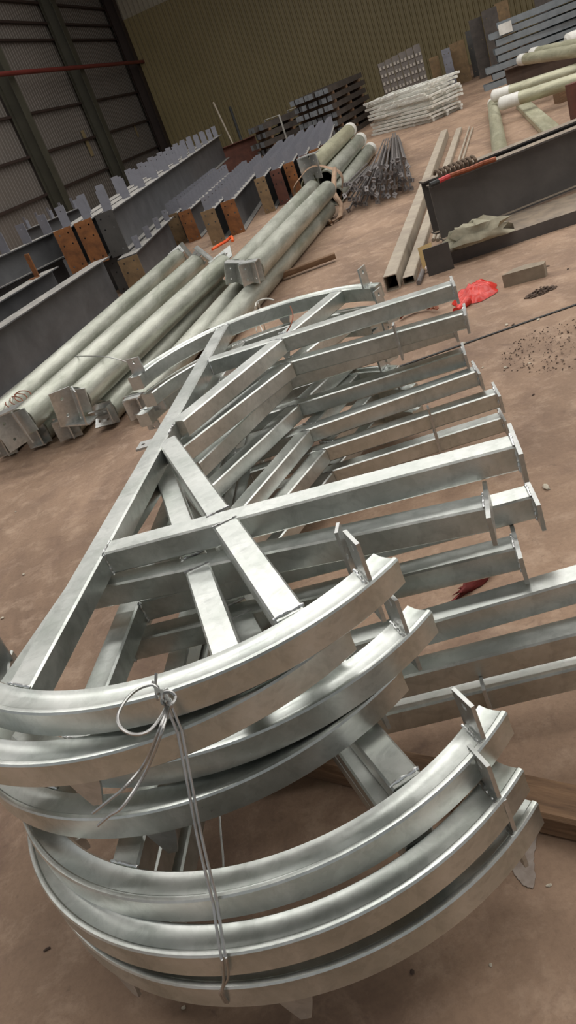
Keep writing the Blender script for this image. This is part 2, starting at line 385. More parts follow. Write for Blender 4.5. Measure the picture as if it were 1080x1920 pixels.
def arc_rad(s, a): return Vector((math.sin(a), s * math.cos(a), 0))
def make_frame(name, label, M):
    root = thing(name, label, 'frame', M, 'stacked galvanized arch frames')
    yend = ARC_U + math.sqrt((ARC_R - TB / 2) ** 2 - ARC_W ** 2) + 0.004
    cut = lambda x: ARC_U + math.sqrt((ARC_R - TB / 2) ** 2 - (x - ARC_W) ** 2) + .003
    ch = MB().sweep([[Vector((x, s * cut(x), z)) for x, z in BOXP] for s in (-1, 1)]).build('chord_beam', M_GALV, root)
    weld((TB / 2, -.03, TB), (TB / 2, .05, TB), 3).build('weld_bead', M_WELD, ch)
    for s in (-1, 1):
        weld((-TB / 2, s * (cut(-TB / 2) - .004), TB), (TB / 2, s * (cut(TB / 2) - .004), TB), 5 + s).build('weld_bead', M_WELD, ch)
    fin_mb((-TB / 2, 0.02, TB * 0.5), (0, 1, 0), (0, 1, 0), (-1, 0, 0), 0.085, 0.07).build('cleat', M_PLATE, ch)
    for s in (-1, 1):
        y = s * CROSS_U
        cb = MB().beam((TB / 2 - .002, y, 0), (CROSS_W, y, 0), BOXP).build('cross_beam', M_GALV, root)
        weld((TB / 2, y - TB / 2, TB), (TB / 2, y + TB / 2, TB), 11 + s).build('weld_bead', M_WELD, cb)
        weld((TB / 2 + .002, y - TB / 2 - .002, TB), (TB / 2 + .002, y - TB / 2 - .002, 0), 21 + s).build('weld_bead', M_WELD, cb)
        MB().plate((CROSS_W + .006, y, TB / 2), (0, 1, 0), (0, 0, 1), 0.185, 0.079, 0.011, (2, 1), 0.009).build('end_plate', M_PLATE, cb)
        weld((CROSS_W, y - TB / 2 - .003, TB), (CROSS_W, y - TB / 2 - .003, 0), 31 + s).build('weld_bead', M_WELD, cb)
        weld((CROSS_W - .002, y - TB / 2, TB + .002), (CROSS_W - .002, y + TB / 2, TB + .002), 41 + s).build('weld_bead', M_WELD, cb)
        wf = 0.86 * K if s < 0 else 0.93 * K
        fin_mb((wf, y - TB / 2, TB * .5), (0, 0, 1), (0, 1, 0), (0, -1, 0), 0.05, 0.16).build('cleat', M_PLATE, cb)
        # diagonals: node to cross beam, cross beam to arc
        k = 2.126; d = Vector((1, s * k, 0)).normalized()
        wc = 0.868 / k
        q0 = Vector((TB / 2 + .012, s * (TB / 2 + .012) * k, 0)); q1 = Vector((wc * K, y, 0)) - d * (TB * .5 * 1.1)
        br = MB().beam(q0 - d * .02, q1, chamfer_box(TB, TB - .001, .005)).build('diagonal_brace', M_GALV, root)
        sd = Vector((d.y, -d.x, 0)) * (TB / 2)
        weld(q1 - sd + Z0 * TB, q1 + sd + Z0 * TB, 51 + s).build('weld_bead', M_WELD, br)
        p0 = Vector((wc * K, y, 0)) + d * (TB * .5 * 1.1); we = 0.663 * K; p1 = Vector((we, s * we * k, 0))
        br = MB().beam(p0, p1 + d * .012, chamfer_box(TB, TB - .001, .005)).build('diagonal_brace', M_GALV, root)
        weld(p0 - sd + Z0 * TB, p0 + sd + Z0 * TB, 61 + s).build('weld_bead', M_WELD, br)
        weld(p1 - sd + Z0 * TB, p1 + sd + Z0 * TB, 71 + s).build('weld_bead', M_WELD, br)
        # the arc: a rolled square tube whose upper wall has sunk a little
        N = 56; h = TB / 2
        prof = [(-h + .006, 0), (h - .006, 0), (h, .006), (h - .002, TB * .5), (h, TB - .006), (h - .003, TB - .001), (h - .009, TB), (h - .0125, TB - .0005), (h - .016, TB - .0035), (h - .034, TB - .006), (-h + .022, TB - .0055), (-h + .012, TB - .0025), (-h + .005, TB), (-h, TB - .005), (-h, .006)]
        rings = []
        for i in range(N + 1):
            a = A_LO + (A_HI - A_LO) * i / N; c = arc_pt(s, a); r_ = arc_rad(s, a)
            rings.append([c + r_ * x + Z0 * z for x, z in prof])
        ar = MB().sweep(rings).build('arc_tube', M_GALV, root, 0.42)
        for a, hgt in ((A_LO + .07, .085), (A_HI - .10, .10)):
            c = arc_pt(s, a); r_ = arc_rad(s, a) if a < 0 else Vector((.40, s * .917, 0))
            fc = fin_mb(c + Z0 * (TB - .008) - r_ * .006, r_, None, Z0, hgt, TB * 1.05).build('cleat', M_PLATE, ar)
            if s < 0 and a > 0: fc['end_fin'] = True
            fin_mb(c + Z0 * .004 - r_ * .006, r_, None, -Z0, .045, TB * 1.05, 0.007).build('cleat', M_PLATE, ar)
            tn = Vector((r_.y, -r_.x, 0)) * .011
            weld(c + Z0 * (TB - .003) - r_ * h + tn, c + Z0 * (TB - .003) + r_ * h + tn, 81 + s).build('weld_bead', M_WELD, ar)
        for a in (math.radians(-32), math.radians(2)):
            c = arc_pt(s, a, ARC_R + .028); r_ = arc_rad(s, a)
            tri_mb(c + Z0 * .012, Vector((-r_.y, r_.x, 0)), -Z0 * 1.0, .075, .075).build('pointed_cleat', M_PLATE, ar)
    return root
FRAMES = {   # x, y, heading, drop below the lens, tilts; survey units
 'A': (-0.3445, 2.9688, 1.3012, 0.9632, -0.0115, -0.0055), 'P': (-0.3951, 2.9475, 1.2289, 1.0572, -0.0223, -0.0063),
 'Q': (-0.3541, 2.9864, 1.3356, 1.164, -0.009, 0.002), 'R': (-0.3951, 2.9501, 1.2815, 1.2838, -0.0299, 0.021),
 'S': (-0.3444, 2.734, 1.3663, 1.3686, -0.0261, 0.0292), 'T': (-0.3263, 2.6659, 1.3406, 1.4514, -0.0269, 0.0213),
 'U': (-0.3269, 2.6535, 1.3469, 1.5615, -0.0345, 0.0169)}
def frame_matrix(k):
    x, y, t, h, tu, tw = FRAMES[k]
    u = Vector((math.cos(t), math.sin(t), tu)); w = Vector((math.sin(t), -math.cos(t), tw)); n = w.cross(u).normalized()
    u.normalize(); w = u.cross(n)
    M = Matrix((w, u, n)).transposed().to_4x4(); M.translation = Vector((x, y, 1.757 - h)) * K - n * TB
    return M
FLABEL = {'A': 'topmost galvanized arch frame of the stack, its whole chord and cross beams uncovered',
 'P': 'second galvanized arch frame from the top of the stack',
 'Q': 'third galvanized arch frame from the top of the stack',
 'R': 'middle galvanized arch frame of the seven in the stack',
 'S': 'third galvanized arch frame from the bottom, topmost of the three arcs nearest the viewer',
 'T': 'second galvanized arch frame from the bottom of the stack',
 'U': 'lowest galvanized arch frame of the stack, carried just above the floor on timber'}
frameA = None
for k in 'APQRSTU':
    if frameA is None: c_ = frameA = make_frame('arch_frame', FLABEL[k], frame_matrix(k))
    else: c_ = copy_tree(frameA, frame_matrix(k))
    c_['label'] = FLABEL[k]; c_['stack'] = k
# a frame lost those cleats that would run into the tubes of its neighbours in the stack
from mathutils.bvhtree import BVHTree
def tree(o):
    return BVHTree.FromPolygons([o.matrix_world @ v.co for v in o.data.vertices], [tuple(p.vertices) for p in o.data.polygons])
def offspring(o):
    for c in o.children:
        yield c; yield from offspring(c)
bpy.context.view_layer.update()
stack = [(k, list(offspring(o))) for k, o in ((o_['stack'], o_) for o_ in COL.objects if o_.get('stack'))]
bars = {k: [tree(c) for c in cs if c.type == 'MESH' and c.name.split('.')[0] in ('arc_tube', 'chord_beam', 'cross_beam', 'diagonal_brace', 'end_plate')] for k, cs in stack}
for k, cs in stack:
    for c in cs:
        if c.name.split('.')[0] not in ('cleat', 'pointed_cleat') or (c.get('end_fin') and k in 'AQSTU'): continue
        tc = tree(c)
        if any(tc.overlap(b) for k2 in bars if k2 != k for b in bars[k2]): bpy.data.objects.remove(c)
def on_frame(k, w, u, z=0.0): return frame_matrix(k) @ Vector((w * K, u * K, TB + z))

# timber bearers under the stack
def board(name, label, p0, p1, w, h, mat, cat, group=None, jag=0.0, seed=0):
    M, L = axes(p0, p1); rnd = random.Random(seed); n = max(2, int(L / .25)); rings = []
    for i in range(n + 1):
        x = L * i / n; e = rnd.uniform(-jag, jag); f_ = rnd.uniform(-jag, jag)
        rings.append([Vector((x, -y + e, z + (f_ if z > 0.001 else 0))) for y, z in chamfer_box(w, h, min(w, h) * .12)])
    o = MB().sweep(rings).build(name, mat); o.matrix_world = M
    return tag(o, label, cat, group)
board('timber_bearer', 'rough brown timber bearer lying under the near arcs of the stack', ground(1500, 1634), ground(470, 1405), .11, .075, M_TIMBER, 'timber', jag=.004, seed=1)
board('timber_bearer', 'thin timber bearer under the far arcs of the frame stack', ground(330, 760), ground(760, 640), .09, .05, M_TIMBER, 'timber', jag=.003, seed=2)

# tie wires
def wire(name, label, strands, r=0.0032, mat=None, parts=None):
    b = MB()
    for pts in strands:
        pts = [Vector(p) for p in pts]; out = []
        for i in range(len(pts) - 1):                 # Catmull-Rom through the points
            a, b0, c0, d0 = pts[max(i - 1, 0)], pts[i], pts[i + 1], pts[min(i + 2, len(pts) - 1)]
            for q in range(8):
                t = q / 8
                out.append(0.5 * ((2 * b0) + (c0 - a) * t + (2 * a - 5 * b0 + 4 * c0 - d0) * t * t + (3 * b0 - a - 3 * c0 + d0) * t ** 3))
        out.append(pts[-1]); b.tube(out, r, 7)
    return tag(b.build(name, mat or M_WIRE), label, 'wire')
def G3(l): return [ground(x, y, z) for x, y, z in l]
zt = on_frame('A', .25, -1.55).z + .004
KV = lambda l: [Vector(q) * K for q in l]
main = KV([(-.376, 1.330, .800), (-.378, 1.322, .815), (-.3795, 1.306, .785), (-.381, 1.287, .735), (-.382, 1.282, .725), (-.400, 1.23, .64), (-.420, 1.17, .545), (-.436, 1.113, .445), (-.437, 1.108, .437), (-.447, 1.078, .40), (-.457, 1.047, .358), (-.458, 1.043, .35), (-.475, 1.042, .30), (-.494, 1.046, .26), (-.497, 1.047, .248), (-.502, 1.055, .21), (-.505, 1.078, .18)])
main2 = [p + Vector((.0085 if i < 13 else -.004, .001, .0)) for i, p in enumerate(main)]
loop = [(300, 1300, zt + .03), (285, 1284, zt + .04), (250, 1298, zt + .05), (223, 1335, zt + .06), (225, 1362, zt + .06), (250, 1377, zt + .05), (280, 1370, zt + .04), (304, 1340, zt + .03), (316, 1310, zt + .02)]
ring = [(312, 1320, zt + .03), (304, 1318, zt + .04), (307, 1300, zt + .05), (320, 1297, zt + .05), (329, 1307, zt + .04), (322, 1320, zt + .04), (306, 1316, zt + .03)]
coil = [(290 + 4 * i + (6 if i % 2 else -6) * .6, 1288 + 4 * i + (9 if i % 2 else -9), zt + .03 + .012 * (i % 2)) for i in range(9)]
tail1 = [(316, 1318, zt + .02), (300, 1365, zt + .03), (272, 1430, .73), (235, 1475, .71), (205, 1500, .69), (174, 1525, .67)]
tail2 = [(318, 1322, zt + .02), (304, 1370, zt + .03), (274, 1445, .73), (232, 1510, .70), (205, 1530, .68), (184, 1548, .66)]
back = [(293, 1262, zt + .04), (292, 1290, zt + .02), (296, 1312, zt + .02)]
rear = [(410, 1490, .16), (414, 1560, .13), (419, 1620, .11), (417, 1690, .1), (410, 1760, .09), (396, 1862, .06)]
wire('tie_wire', 'doubled tie wire knotted in a loop around the near arcs, its tails sticking out', [main, main2] + [G3(q) for q in (loop, ring, coil, tail1, tail2, back, rear)])
zf = on_frame('A', .25, 1.5).z
wf = [[(470, 605, .35), (478, 580, zf - .02), (482, 566, zf + .02), (500, 560, zf + .02), (514, 563, zf + .0)], [(484, 568, zf + .015), (492, 595, zf - .12), (500, 632, .45)], [(480, 572, zf), (484, 600, .5), (494, 625, .42)], [(478, 575, zf), (479, 600, .45), (481, 622, .35)]]
wire('tie_wire', 'pale tie wire twisted over the far arc of the topmost frame', [G3(q) for q in wf], .004, M_RAIL)
wire('tie_wire', 'thin bent wire hanging inside the far arc beside the long brace', [G3([(544, 574, zf + .05), (549, 590, zf + .05), (546, 607, zf + .03), (537, 623, zf + .003)])], .003, M_COPPER)

# ------------------------------------------------------------------ painted steel girders of the piles
def girder(name, label, p0, p1, h0, h1, fw=0.22, mat=None, end=None, cleats=0, cl=(0.13, 0.20), c_from=0.03, c_to=0.97, group=None, tf=0.014, end_h=None, stiff=0, cpair=False, far_end=False, cy=0.0):
    """H section from bottom-centre p0 to p1, depth h0 tapering to h1; end plate at p0; drilled cleats on the top flange"""
    M, L = axes(p0, p1); root = thing(name, label, 'girder', M, group); mat = mat or M_GREY
    b = MB(); w2 = fw / 2; tw = 0.006
    def ring(x, h): return [Vector((x, y, z)) for y, z in ((-w2, 0), (w2, 0), (w2, tf), (tw, tf), (tw, h - tf), (w2, h - tf), (w2, h), (-w2, h), (-w2, h - tf), (-tw, h - tf), (-tw, tf), (-w2, tf))]
    b.sweep([ring(0, h0), ring(L, h1)]); b.build('section', mat, root)
    if end:
        eh = end_h or h0 + .03
        MB().plate((-.009, 0, eh / 2 - .012), (0, -1, 0), (0, 0, 1), fw * 1.04, eh, .016, (2, 4), 0.013, ((0, 1), (1, 1))).build('end_plate', end, root)
    if far_end:
        MB().plate((L + .009, 0, h1 / 2), (0, 1, 0), (0, 0, 1), fw * 1.04, h1 + .03, .016).build('end_plate', mat, root)
    for i in range(stiff):
        x = L * (i + .5) / stiff; h = h0 + (h1 - h0) * x / L
        s_ = MB(); s_.box((x, -w2 / 2, h / 2), (.01, w2 - .012, h - 2 * tf)); s_.box((x, w2 / 2, h / 2), (.01, w2 - .012, h - 2 * tf)); s_.build('stiffener', mat, root)
    if cleats:
        me = None
        for i in range(cleats):
            t = c_from + (c_to - c_from) * i / max(1, cleats - 1); x = L * t; h = h0 + (h1 - h0) * t
            if me is None:
                q = MB().plate((0, 0, cl[1] / 2), (0, -1, 0), (0, 0, 1), cl[0], cl[1], .008, (1, 2), .010, ((0, 0),))
                q.box((.03, 0, cl[1] * .35), (.06, .008, cl[1] * .7)); me = q.mesh('purlin_cleat', M_CLEAT)
            o = bpy.data.objects.new('purlin_cleat', me); COL.objects.link(o); o.parent = root; o.location = (x, cy, h)
    return root
def off(p, q, d):                              # p moved d metres sideways of the direction p -> q
    a = (q - p).normalized(); return p + Vector((a.y, -a.x, 0)) * d
PILE = 'painted girders piled along the grey wall'
# the big one lying in front of the pile and those behind it
a, b = ground(0, 748, 0), ground(226, 566, 0); d = (b - a).normalized()
a0 = a - d * 2.2
girder('steel_girder', 'deep charcoal girder nearest the zinc pipes, lying alone on the floor', a0, b, .60, .60, .26, M_GREY, group=PILE)
girder('steel_girder', 'girder behind the deep charcoal one, a rust-brown cleat plate standing on its end', off(a0, b, -.62), off(b, b + d, -.62) - d * .25, .72, .72, .26, M_GREY, group=PILE)
r_ = off(b, b + d, -.62) - d * .62
cp = thing('cleat_plate', 'small rust-brown plate standing on a girder flange near the pile end', 'plate', Matrix.Translation(r_ + Vector((0, 0, .721))) @ Matrix.Rotation(math.atan2(d.y, d.x) + .9, 4, 'Z'))
MB().plate((0, 0, .15), (1, 0, 0), (0, 0, 1), .17, .30, .012, (1, 2), .012, ((0, 0),)).build('drilled_plate', M_RUST, cp)
MB().box((0, .05, .004), (.17, .10, .008)).build('foot', M_RUST, cp)
l0, l1 = ground(-40, 560, .72), ground(122, 480, .72)
girder('steel_girder', 'grey girder lying high on the pile, wide cleats standing on its top flange', l0, l1, .36, .36, .24, M_GREY, None, 4, (.20, .26), .2, .94, PILE)
girder('steel_girder', 'lower grey girder carrying the wide-cleated one', off(l0, l1, -.1) - Vector((0, 0, .72)), off(l1, l1 + (l1 - l0), -.1) - Vector((0, 0, .72)), .70, .70, .24, M_GREY, group=PILE)
# three long girders with rusty end plates, on a lower tier
nb, fb = ground(227, 476, .52), ground(424, 298, .52)
dv = (fb - nb).normalized(); LL = (fb - nb).length
lab = ['long tapering girder at the pile edge, its dark end plate beside two rust-orange ones', 'long girder of the upper tier between two others, rust-orange end plate', 'long girder of the upper tier nearest the grey wall, rust-orange end plate']
for i in range(3):
    p = nb + Vector((-dv.y, dv.x, 0)) * .30 * i - dv * .05 * i
    girder('steel_girder', lab[i], p, p + dv * (LL - .5 * i), .56, .66, .25, M_GREY, (M_DARKPL, M_RUST, M_RUST)[i], 12, (.13, .28), .02, .97, PILE)
lab = ['lower-tier girder at the pile edge, brown end plate with a bent tab near the floor', 'lower-tier girder hidden under the rust-ended long girders', 'lower-tier girder under the long girder nearest the grey wall']
p0 = ground(252, 553, 0)
for i in range(3):
    p = p0 + Vector((-dv.y, dv.x, 0)) * (.30 * i - .12) + (dv * .5 * i)
    girder('steel_girder', lab[i], p, p + dv * (3.1, 7, 6)[i], .505, .505, .28, M_GREY, (M_RUSTD, M_DARKPL, M_DARKPL)[i], (4, 0, 0)[i], (.09, .17), .14, .9, PILE, end_h=.50, cy=-.085)
# cross-laid girder behind the rust-ended ones
def at_z(px, py, dist, z): p = at_dist(px, py, dist); p.z = z; return p
girder('steel_girder', 'cross-laid girder behind the rust-ended ones, thin cleats along its top', at_z(40, 430, 15.6, .70), at_z(150, 385, 15.9, .70), .42, .42, .24, M_GREY, None, 5, (.14, .20), .1, .9, PILE)
girder('steel_girder', 'buried girder carrying the cross-laid one near the wall', at_z(30, 430, 15.6, 0), at_z(150, 385, 15.9, 0), .695, .695, .24, M_GREY, group=PILE)
# rust-ended girders of the middle pile
dm = (ground(486, 372, 0) - ground(446, 430, 0)).normalized()
MID = 'rust-ended girders of the middle pile'
def floor_girders(spec, length, h, ncl, csz, group, dirn, fw):
    for (px, py, label, em) in spec:
        p = ground(px, py, 0)
        girder('steel_girder', label, p, p + dirn * length, h, h, fw, M_GREY, em, ncl, csz, .02, .98, group)
floor_girders([(342, 457, 'first cleated girder of the middle pile, scratched brown end plate beside the long girders', M_RUSTD),
               (367, 451, 'second cleated girder of the middle pile, reddish-brown end plate', M_RUST),
               (412, 456, 'third cleated girder of the middle pile, plain brown drilled end plate above the orange strap', M_RUSTD),
               (448, 438, 'fourth cleated girder of the middle pile, rust-stained plate by the galvanized pipes', M_RUST)], 5.2, .50, 15, (.12, .20), MID, dm, .22)
BACKP = 'rust-ended girders of the back pile'
floor_girders([(508, 398, 'first cleated girder of the back pile, olive-brown end plate next to a gap', M_RUSTD),
               (536, 382, 'second cleated girder of the back pile, red-brown drilled end plate', M_RUSTR),
               (560, 368, 'third cleated girder of the back pile, brown end plate behind the pipe brackets', M_RUST),
               (584, 354, 'fourth cleated girder of the back pile, rusty red end plate', M_RUSTR),
               (606, 341, 'fifth cleated girder of the back pile, orange-brown plate behind the pipes', M_RUST),
               (626, 330, 'last cleated girder of the back pile, mostly behind the wrapped pipes', M_RUSTR)], 5.0, .56, 16, (.12, .20), BACKP, dm, .182)
st = wire('orange_strap', 'short orange strap lying on the floor by the brown end plates', [[ground(398, 468, .012), ground(410, 460, .02), ground(424, 452, .02), ground(434, 444, .05), ground(436, 452, .015)]], .022, M_ORANGE)
st['category'] = 'strap'

# ------------------------------------------------------------------ galvanized pipes with drilled end brackets
def pipe(name, label, p0, p1, r, mat, group, near=True, far=False, roll=0.0, cap=None, bsz=1.0):
    M, L = axes(p0, p1); root = thing(name, label, 'pipe', M, group)
    b = MB()
    ringo = lambda x, q: [Vector((x, q * y, q * z)) for y, z in circle(r, 24)]
    b.sweep([ringo(.12, .86), ringo(0, .86), ringo(0, 1), ringo(L, 1), ringo(L, .86), ringo(L - .12, .86)], caps=False); b.build('tube', mat, root)
    for end, x, sg in ((near, 0, -1), (far, L, 1)):
        if not end: continue
        R = Matrix.Rotation(roll + (1.1 if sg > 0 else 0), 3, 'X'); q = MB()
        q.add([], []); P = lambda v: R @ Vector(v) + Vector((x, 0, 0))
        A = lambda v: R @ Vector(v)
        q.plate(P((sg * .012, 0, 0)), A((0, 1, 0)), A((0, 0, 1)), 1.75 * r, 1.75 * r, .012)
        q.build('end_cap_plate', M_PLATE, root)
        q = MB(); s = bsz
        q.plate(P((sg * .10 * s, .055 * s, .0)), A((.78 * sg, .62, 0)), A((0, 0, 1)), .15 * s, .24 * s, .010, (1, 2), .012)
        q.build('bracket_wing', M_PLATE, root)
        q = MB()
        q.plate(P((sg * .10 * s, -.055 * s, .0)), A((.78 * sg, -.62, 0)), A((0, 0, 1)), .15 * s, .24 * s, .010, (1, 2), .012)
        q.build('bracket_wing', M_PLATE, root)
        q = MB(); q.plate(P((sg * .07 * s, 0, .125 * s)), A((1, 0, 0)), A((0, 1, 0)), .13 * s, .22 * s, .010); q.build('bracket_shelf', M_PLATE, root)
    if cap:
        for x in ((0,) if cap in ('near', 'both') else ()) + ((L,) if cap in ('far', 'both') else ()):
            q = MB(); sg = -1 if x == 0 else 1
            q.sweep([ringo(x - sg * .30, 1.012), ringo(x - sg * .05, 1.035), ringo(x + sg * .02, 1.02), ringo(x + sg * .06, .55)]); q.build('film_wrap', M_WHITE, root)
    return root
NEARP = 'galvanized pipes of the near bundle'
NL, NR = ground(2, 838, .105), ground(258, 762, .105); FL, FR_ = ground(336, 516, .105), ground(446, 545, .105)
PR = .102; rnd = random.Random(14)
LAB0 = ['bottom pipe of the near bundle on the girder side, two-hole bracket resting on the floor', 'second bottom pipe of the near bundle, beneath a large bracket', 'middle bottom pipe of the near bundle, in the shadow of the brackets', 'fourth bottom pipe of the near bundle, bracket lying flat on the floor', 'bottom pipe of the near bundle closest to the far arc of the frames']
LAB1 = ['upper pipe of the near bundle beside the girder, wire coiled round its end', 'middle upper pipe of the near bundle, its drilled bracket facing outward', 'upper pipe of the near bundle on the side of the far arc']
for i in range(5):
    t = i / 4; k_ = (.0, .03, -.03, .02, -.02)[i]
    a, b = NL.lerp(NR, t), FL.lerp(FR_, t); u_ = (b - a).normalized()
    pipe('galvanized_pipe', LAB0[i], a + u_ * (.05 + k_), b + u_ * (.05, -.1, .08, -.05, .0)[i], PR, M_PIPE, NEARP, True, i > 2, (.0, 3.14, .0, 1.57, .0)[i], bsz=.62)
for i, (t0, t1, k_, rl) in enumerate(((.09, .06, -.02, .15), (.40, .46, -.18, -.12), (.74, .84, -.05, 3.3))):
    a, b = NL.lerp(NR, t0), FL.lerp(FR_, t1); u_ = (b - a).normalized()
    pipe('galvanized_pipe', LAB1[i], a + Z0 * .214 + u_ * (k_ - .1), b + Z0 * .214 + u_ * (.1, .0, .15)[i], PR, M_PIPE, NEARP, True, True, rl, bsz=1.05)
wire('tie_wire', 'rusty coil of tie wire round the end of the near pipe bundle', [[ground(20 + 14 * math.cos(i * .9) + i * 1.2, 757 - i * .8 + 9 * math.sin(i * .9), .40) for i in range(22)]], .004, M_COPPER)
wire('tie_wire', 'tight wire stretched across the near pipe bundle', [[ground(140, 668, .42), ground(182, 668, .45), ground(215, 672, .43), ground(245, 682, .35)]], .004, M_WIRE)
MIDP = 'galvanized pipes of the middle bundle'
spec = [(444, 508, 586, 354, .345, .3, 'upper pipe of the middle bundle with a square bracket facing up'),
        (474, 508, 614, 356, .345, .1, 'upper pipe of the middle bundle with an open drilled bracket at its end'),
        (464, 520, 556, 386, .117, 2.0, 'lower pipe of the middle bundle hidden behind the brackets'),
        (400, 640, 614, 393, .117, 1.2, 'lowest pipe of the middle bundle, running beside the far arc')]
for (x0, y0, x1, y1, z, roll, lb) in spec:
    pipe('galvanized_pipe', lb, ground(x0, y0, z), ground(x1, y1, z), .115, M_PIPE, MIDP, z > .2, False, roll, bsz=.82)
FARP = 'wrapped pipes of the far bundle'
fa, fb_ = ground(630, 368, .125), ground(694, 280, .125); fd_ = (fb_ - fa).normalized(); fs_ = Vector((-fd_.y, fd_.x, 0))
for (o_, z, roll, mt, lb) in ((0, .125, .7, M_PIPE, 'bottom pipe of the far bundle above the dark rods'), (.262, .125, .2, M_WRAP, 'bottom pipe of the far bundle beside the rusty end plates'),
                      (.131, .354, .4, M_PIPE, 'upper grey pipe of the far bundle beside the thick wrapped one'), (.393, .354, .8, M_WRAP, 'upper wrapped pipe of the far bundle with a white covered end'), (.262, .584, .0, M_WRAP, 'topmost wrapped pipe of the far bundle, star-shaped bracket at its end')):
    pipe('wrapped_pipe', lb, fa + fs_ * o_ + Z0 * (z - .125) + fd_ * (.3 if z > .2 else 0), fb_ + fs_ * o_ + Z0 * (z - .125) - fd_ * (.2 * o_), .125, mt, FARP, z > .5, False, roll, 'far', bsz=1.4)
# brown cloth sling round the meeting of the two bundles
c = ground(600, 358, .25); ax_ = (ground(612, 358, .34) - ground(482, 498, .34)).normalized(); sd = ax_.cross(Z0).normalized(); b = MB(); rings = []
for i in range(41):
    t = 2 * math.pi * i / 40; rr = 1 + .05 * math.sin(5 * t)
    p = c + sd * (.36 * rr * math.cos(t)) + Z0 * (.30 * rr * math.sin(t) + .03) + ax_ * (.05 * math.sin(2 * t))
    o_ = (p - c).normalized(); w_ = .07 + .02 * math.sin(3 * t)
    rings.append([p - ax_ * w_, p + o_ * .018, p + ax_ * w_, p + o_ * .004])
b.sweep(rings, closed=True)
sl = thing('cloth_sling', 'brown cloth sling wrapped round the pipes where two bundles meet', 'sling', c)
o = b.build('band', M_CLOTH); o.parent = sl; o.matrix_parent_inverse = sl.matrix_world.inverted()
b = MB(); pts = [c + sd * .30 + Z0 * .22, ground(625, 362, .25), ground(640, 385, .12), ground(638, 405, .04), ground(622, 418, .03), ground(606, 412, .05)]
b.tube(pts, .035, 8, [1, 1.2, 1, .9, 1, .7]); o = b.build('hanging_loop', M_CLOTH); o.parent = sl; o.matrix_parent_inverse = sl.matrix_world.inverted()
board('timber_stick', 'brown stick of split timber lying on the floor between pipes and far arc', ground(530, 521, .03), ground(630, 484, .03), .075, .05, M_TIMBER, 'timber', jag=.008, seed=5)

# brown girder and leaning poles by the olive wall
girder('steel_girder', 'rust-brown girder lying across by the olive wall beneath two leaning poles', at_z(412, 290, 26.5, 0), at_z(482, 268, 26.5, 0), .80, .80, .3, M_RUSTR, group='rust-brown girder by the wall')
def lean(name, label, a, b, d, r, mat):
    t_, l_ = at_dist(a[0], a[1], d), at_dist(b[0], b[1], d - .6); l_ = t_ + (l_ - t_) * (t_.z / (t_.z - l_.z))
    tag(MB().tube([l_, t_], r, 8).build(name, mat), label, 'pole')
lean('leaning_pole', 'pale pole leaning on the olive wall behind the brown girder', (400, 192), (434, 264), 29.5, .03, M_TAN)
lean('leaning_pole', 'dark pole leaning on the olive wall beside the pale one', (431, 201), (455, 270), 29.2, .045, M_BLACK)
# ------------------------------------------------------------------ stacked bar bundles by the olive wall
def bar_stack(px, py, dist, cols, rows, bw, bh, length, heading, label, group, z0=0.0, seed=0, strap=None):
    base = at_dist(px, py, dist); base.z = z0; rnd = random.Random(seed)
    hx = Vector((math.cos(heading), math.sin(heading), 0)); hy = Vector((-hx.y, hx.x, 0))
    me = MB(); q = bw * .42; t = .018
    prof = [(-q, 0), (q, 0), (q, bh * .86), (q - t, bh * .86), (q - t, t), (-q + t, t), (-q + t, bh * .86), (-q, bh * .86)]
    me.beam((0, 0, 0), (length, 0, 0), prof); mesh = me.mesh('channel_bar', M_BAR)
    capm = MB(); capm.plate((-.004, 0, bh * .43), (0, -1, 0), (0, 0, 1), bw * .86, bh * .84, .006); capm = capm.mesh('bar_end', M_BAREND)
    for r in range(rows):
        for c in range(cols):
            p = base + hy * ((c - (cols - 1) / 2) * bw + rnd.uniform(-.006, .006)) + hx * (rnd.uniform(-.10, .10) + .12 * (r % 2)) + Z0 * (r * (bh + .05 * (1 if True else 0)))
            M = Matrix((hx, hy, Z0)).transposed().to_4x4(); M.translation = p
            o = bpy.data.objects.new('channel_bar', mesh); COL.objects.link(o); o.matrix_world = M; tag(o, label, 'bar', group)
            e = bpy.data.objects.new('bar_end', capm); COL.objects.link(e); e.parent = o
        if r < rows - 1:
            for k in (.12, .5, .88):
                p = base + hx * (length * k) + Z0 * (r * (bh + .05) + bh * .86)
                M = Matrix((hx, hy, Z0)).transposed().to_4x4(); M.translation = p
                sp = MB().box((0, 0, (.05 + bh * .14) / 2), (.08, cols * bw, .05 + bh * .14 - .002)).build('spacer_batten', M_TIMBER); sp.matrix_world = M
                tag(sp, 'timber batten between the layers of ' + label.split(' of ')[-1], 'batten', 'battens in ' + group)
    return base, hx, hy
hb = 1.02
bar_stack(603, 262, 23.0, 8, 7, .14, .15, 3.2, hb, 'grey-ended channel bar of the taller seven-layer stack by the olive wall', 'channel bars of the taller stack', seed=1)
B2 = bar_stack(492, 285, 25.5, 5, 5, .15, .17, 2.2, .45, 'grey-ended channel bar of the lower stack with pale straps', 'channel bars of the strapped stack', seed=2)
base, hx, hy = B2
for k in (.7, 1.6):
    b = MB(); w_, h_ = .39, 5 * .22 - .02; q = base + hx * k; rr = []
    pts = [q + hy * w_ + Z0 * .0, q + hy * w_ + Z0 * h_, q - hy * w_ + Z0 * h_, q - hy * w_]
    for p in pts: rr.append([p - hx * .03, p + hx * .03 , p + hx * .03 + Z0 * .012, p - hx * .03 + Z0 * .012])
    b.sweep(rr); tag(b.build('binding_strap', M_WHITE), ('pale strap round the lower bar stack, next to its grey ends', 'pale strap round the far part of the lower bar stack')[k > 1], 'strap')

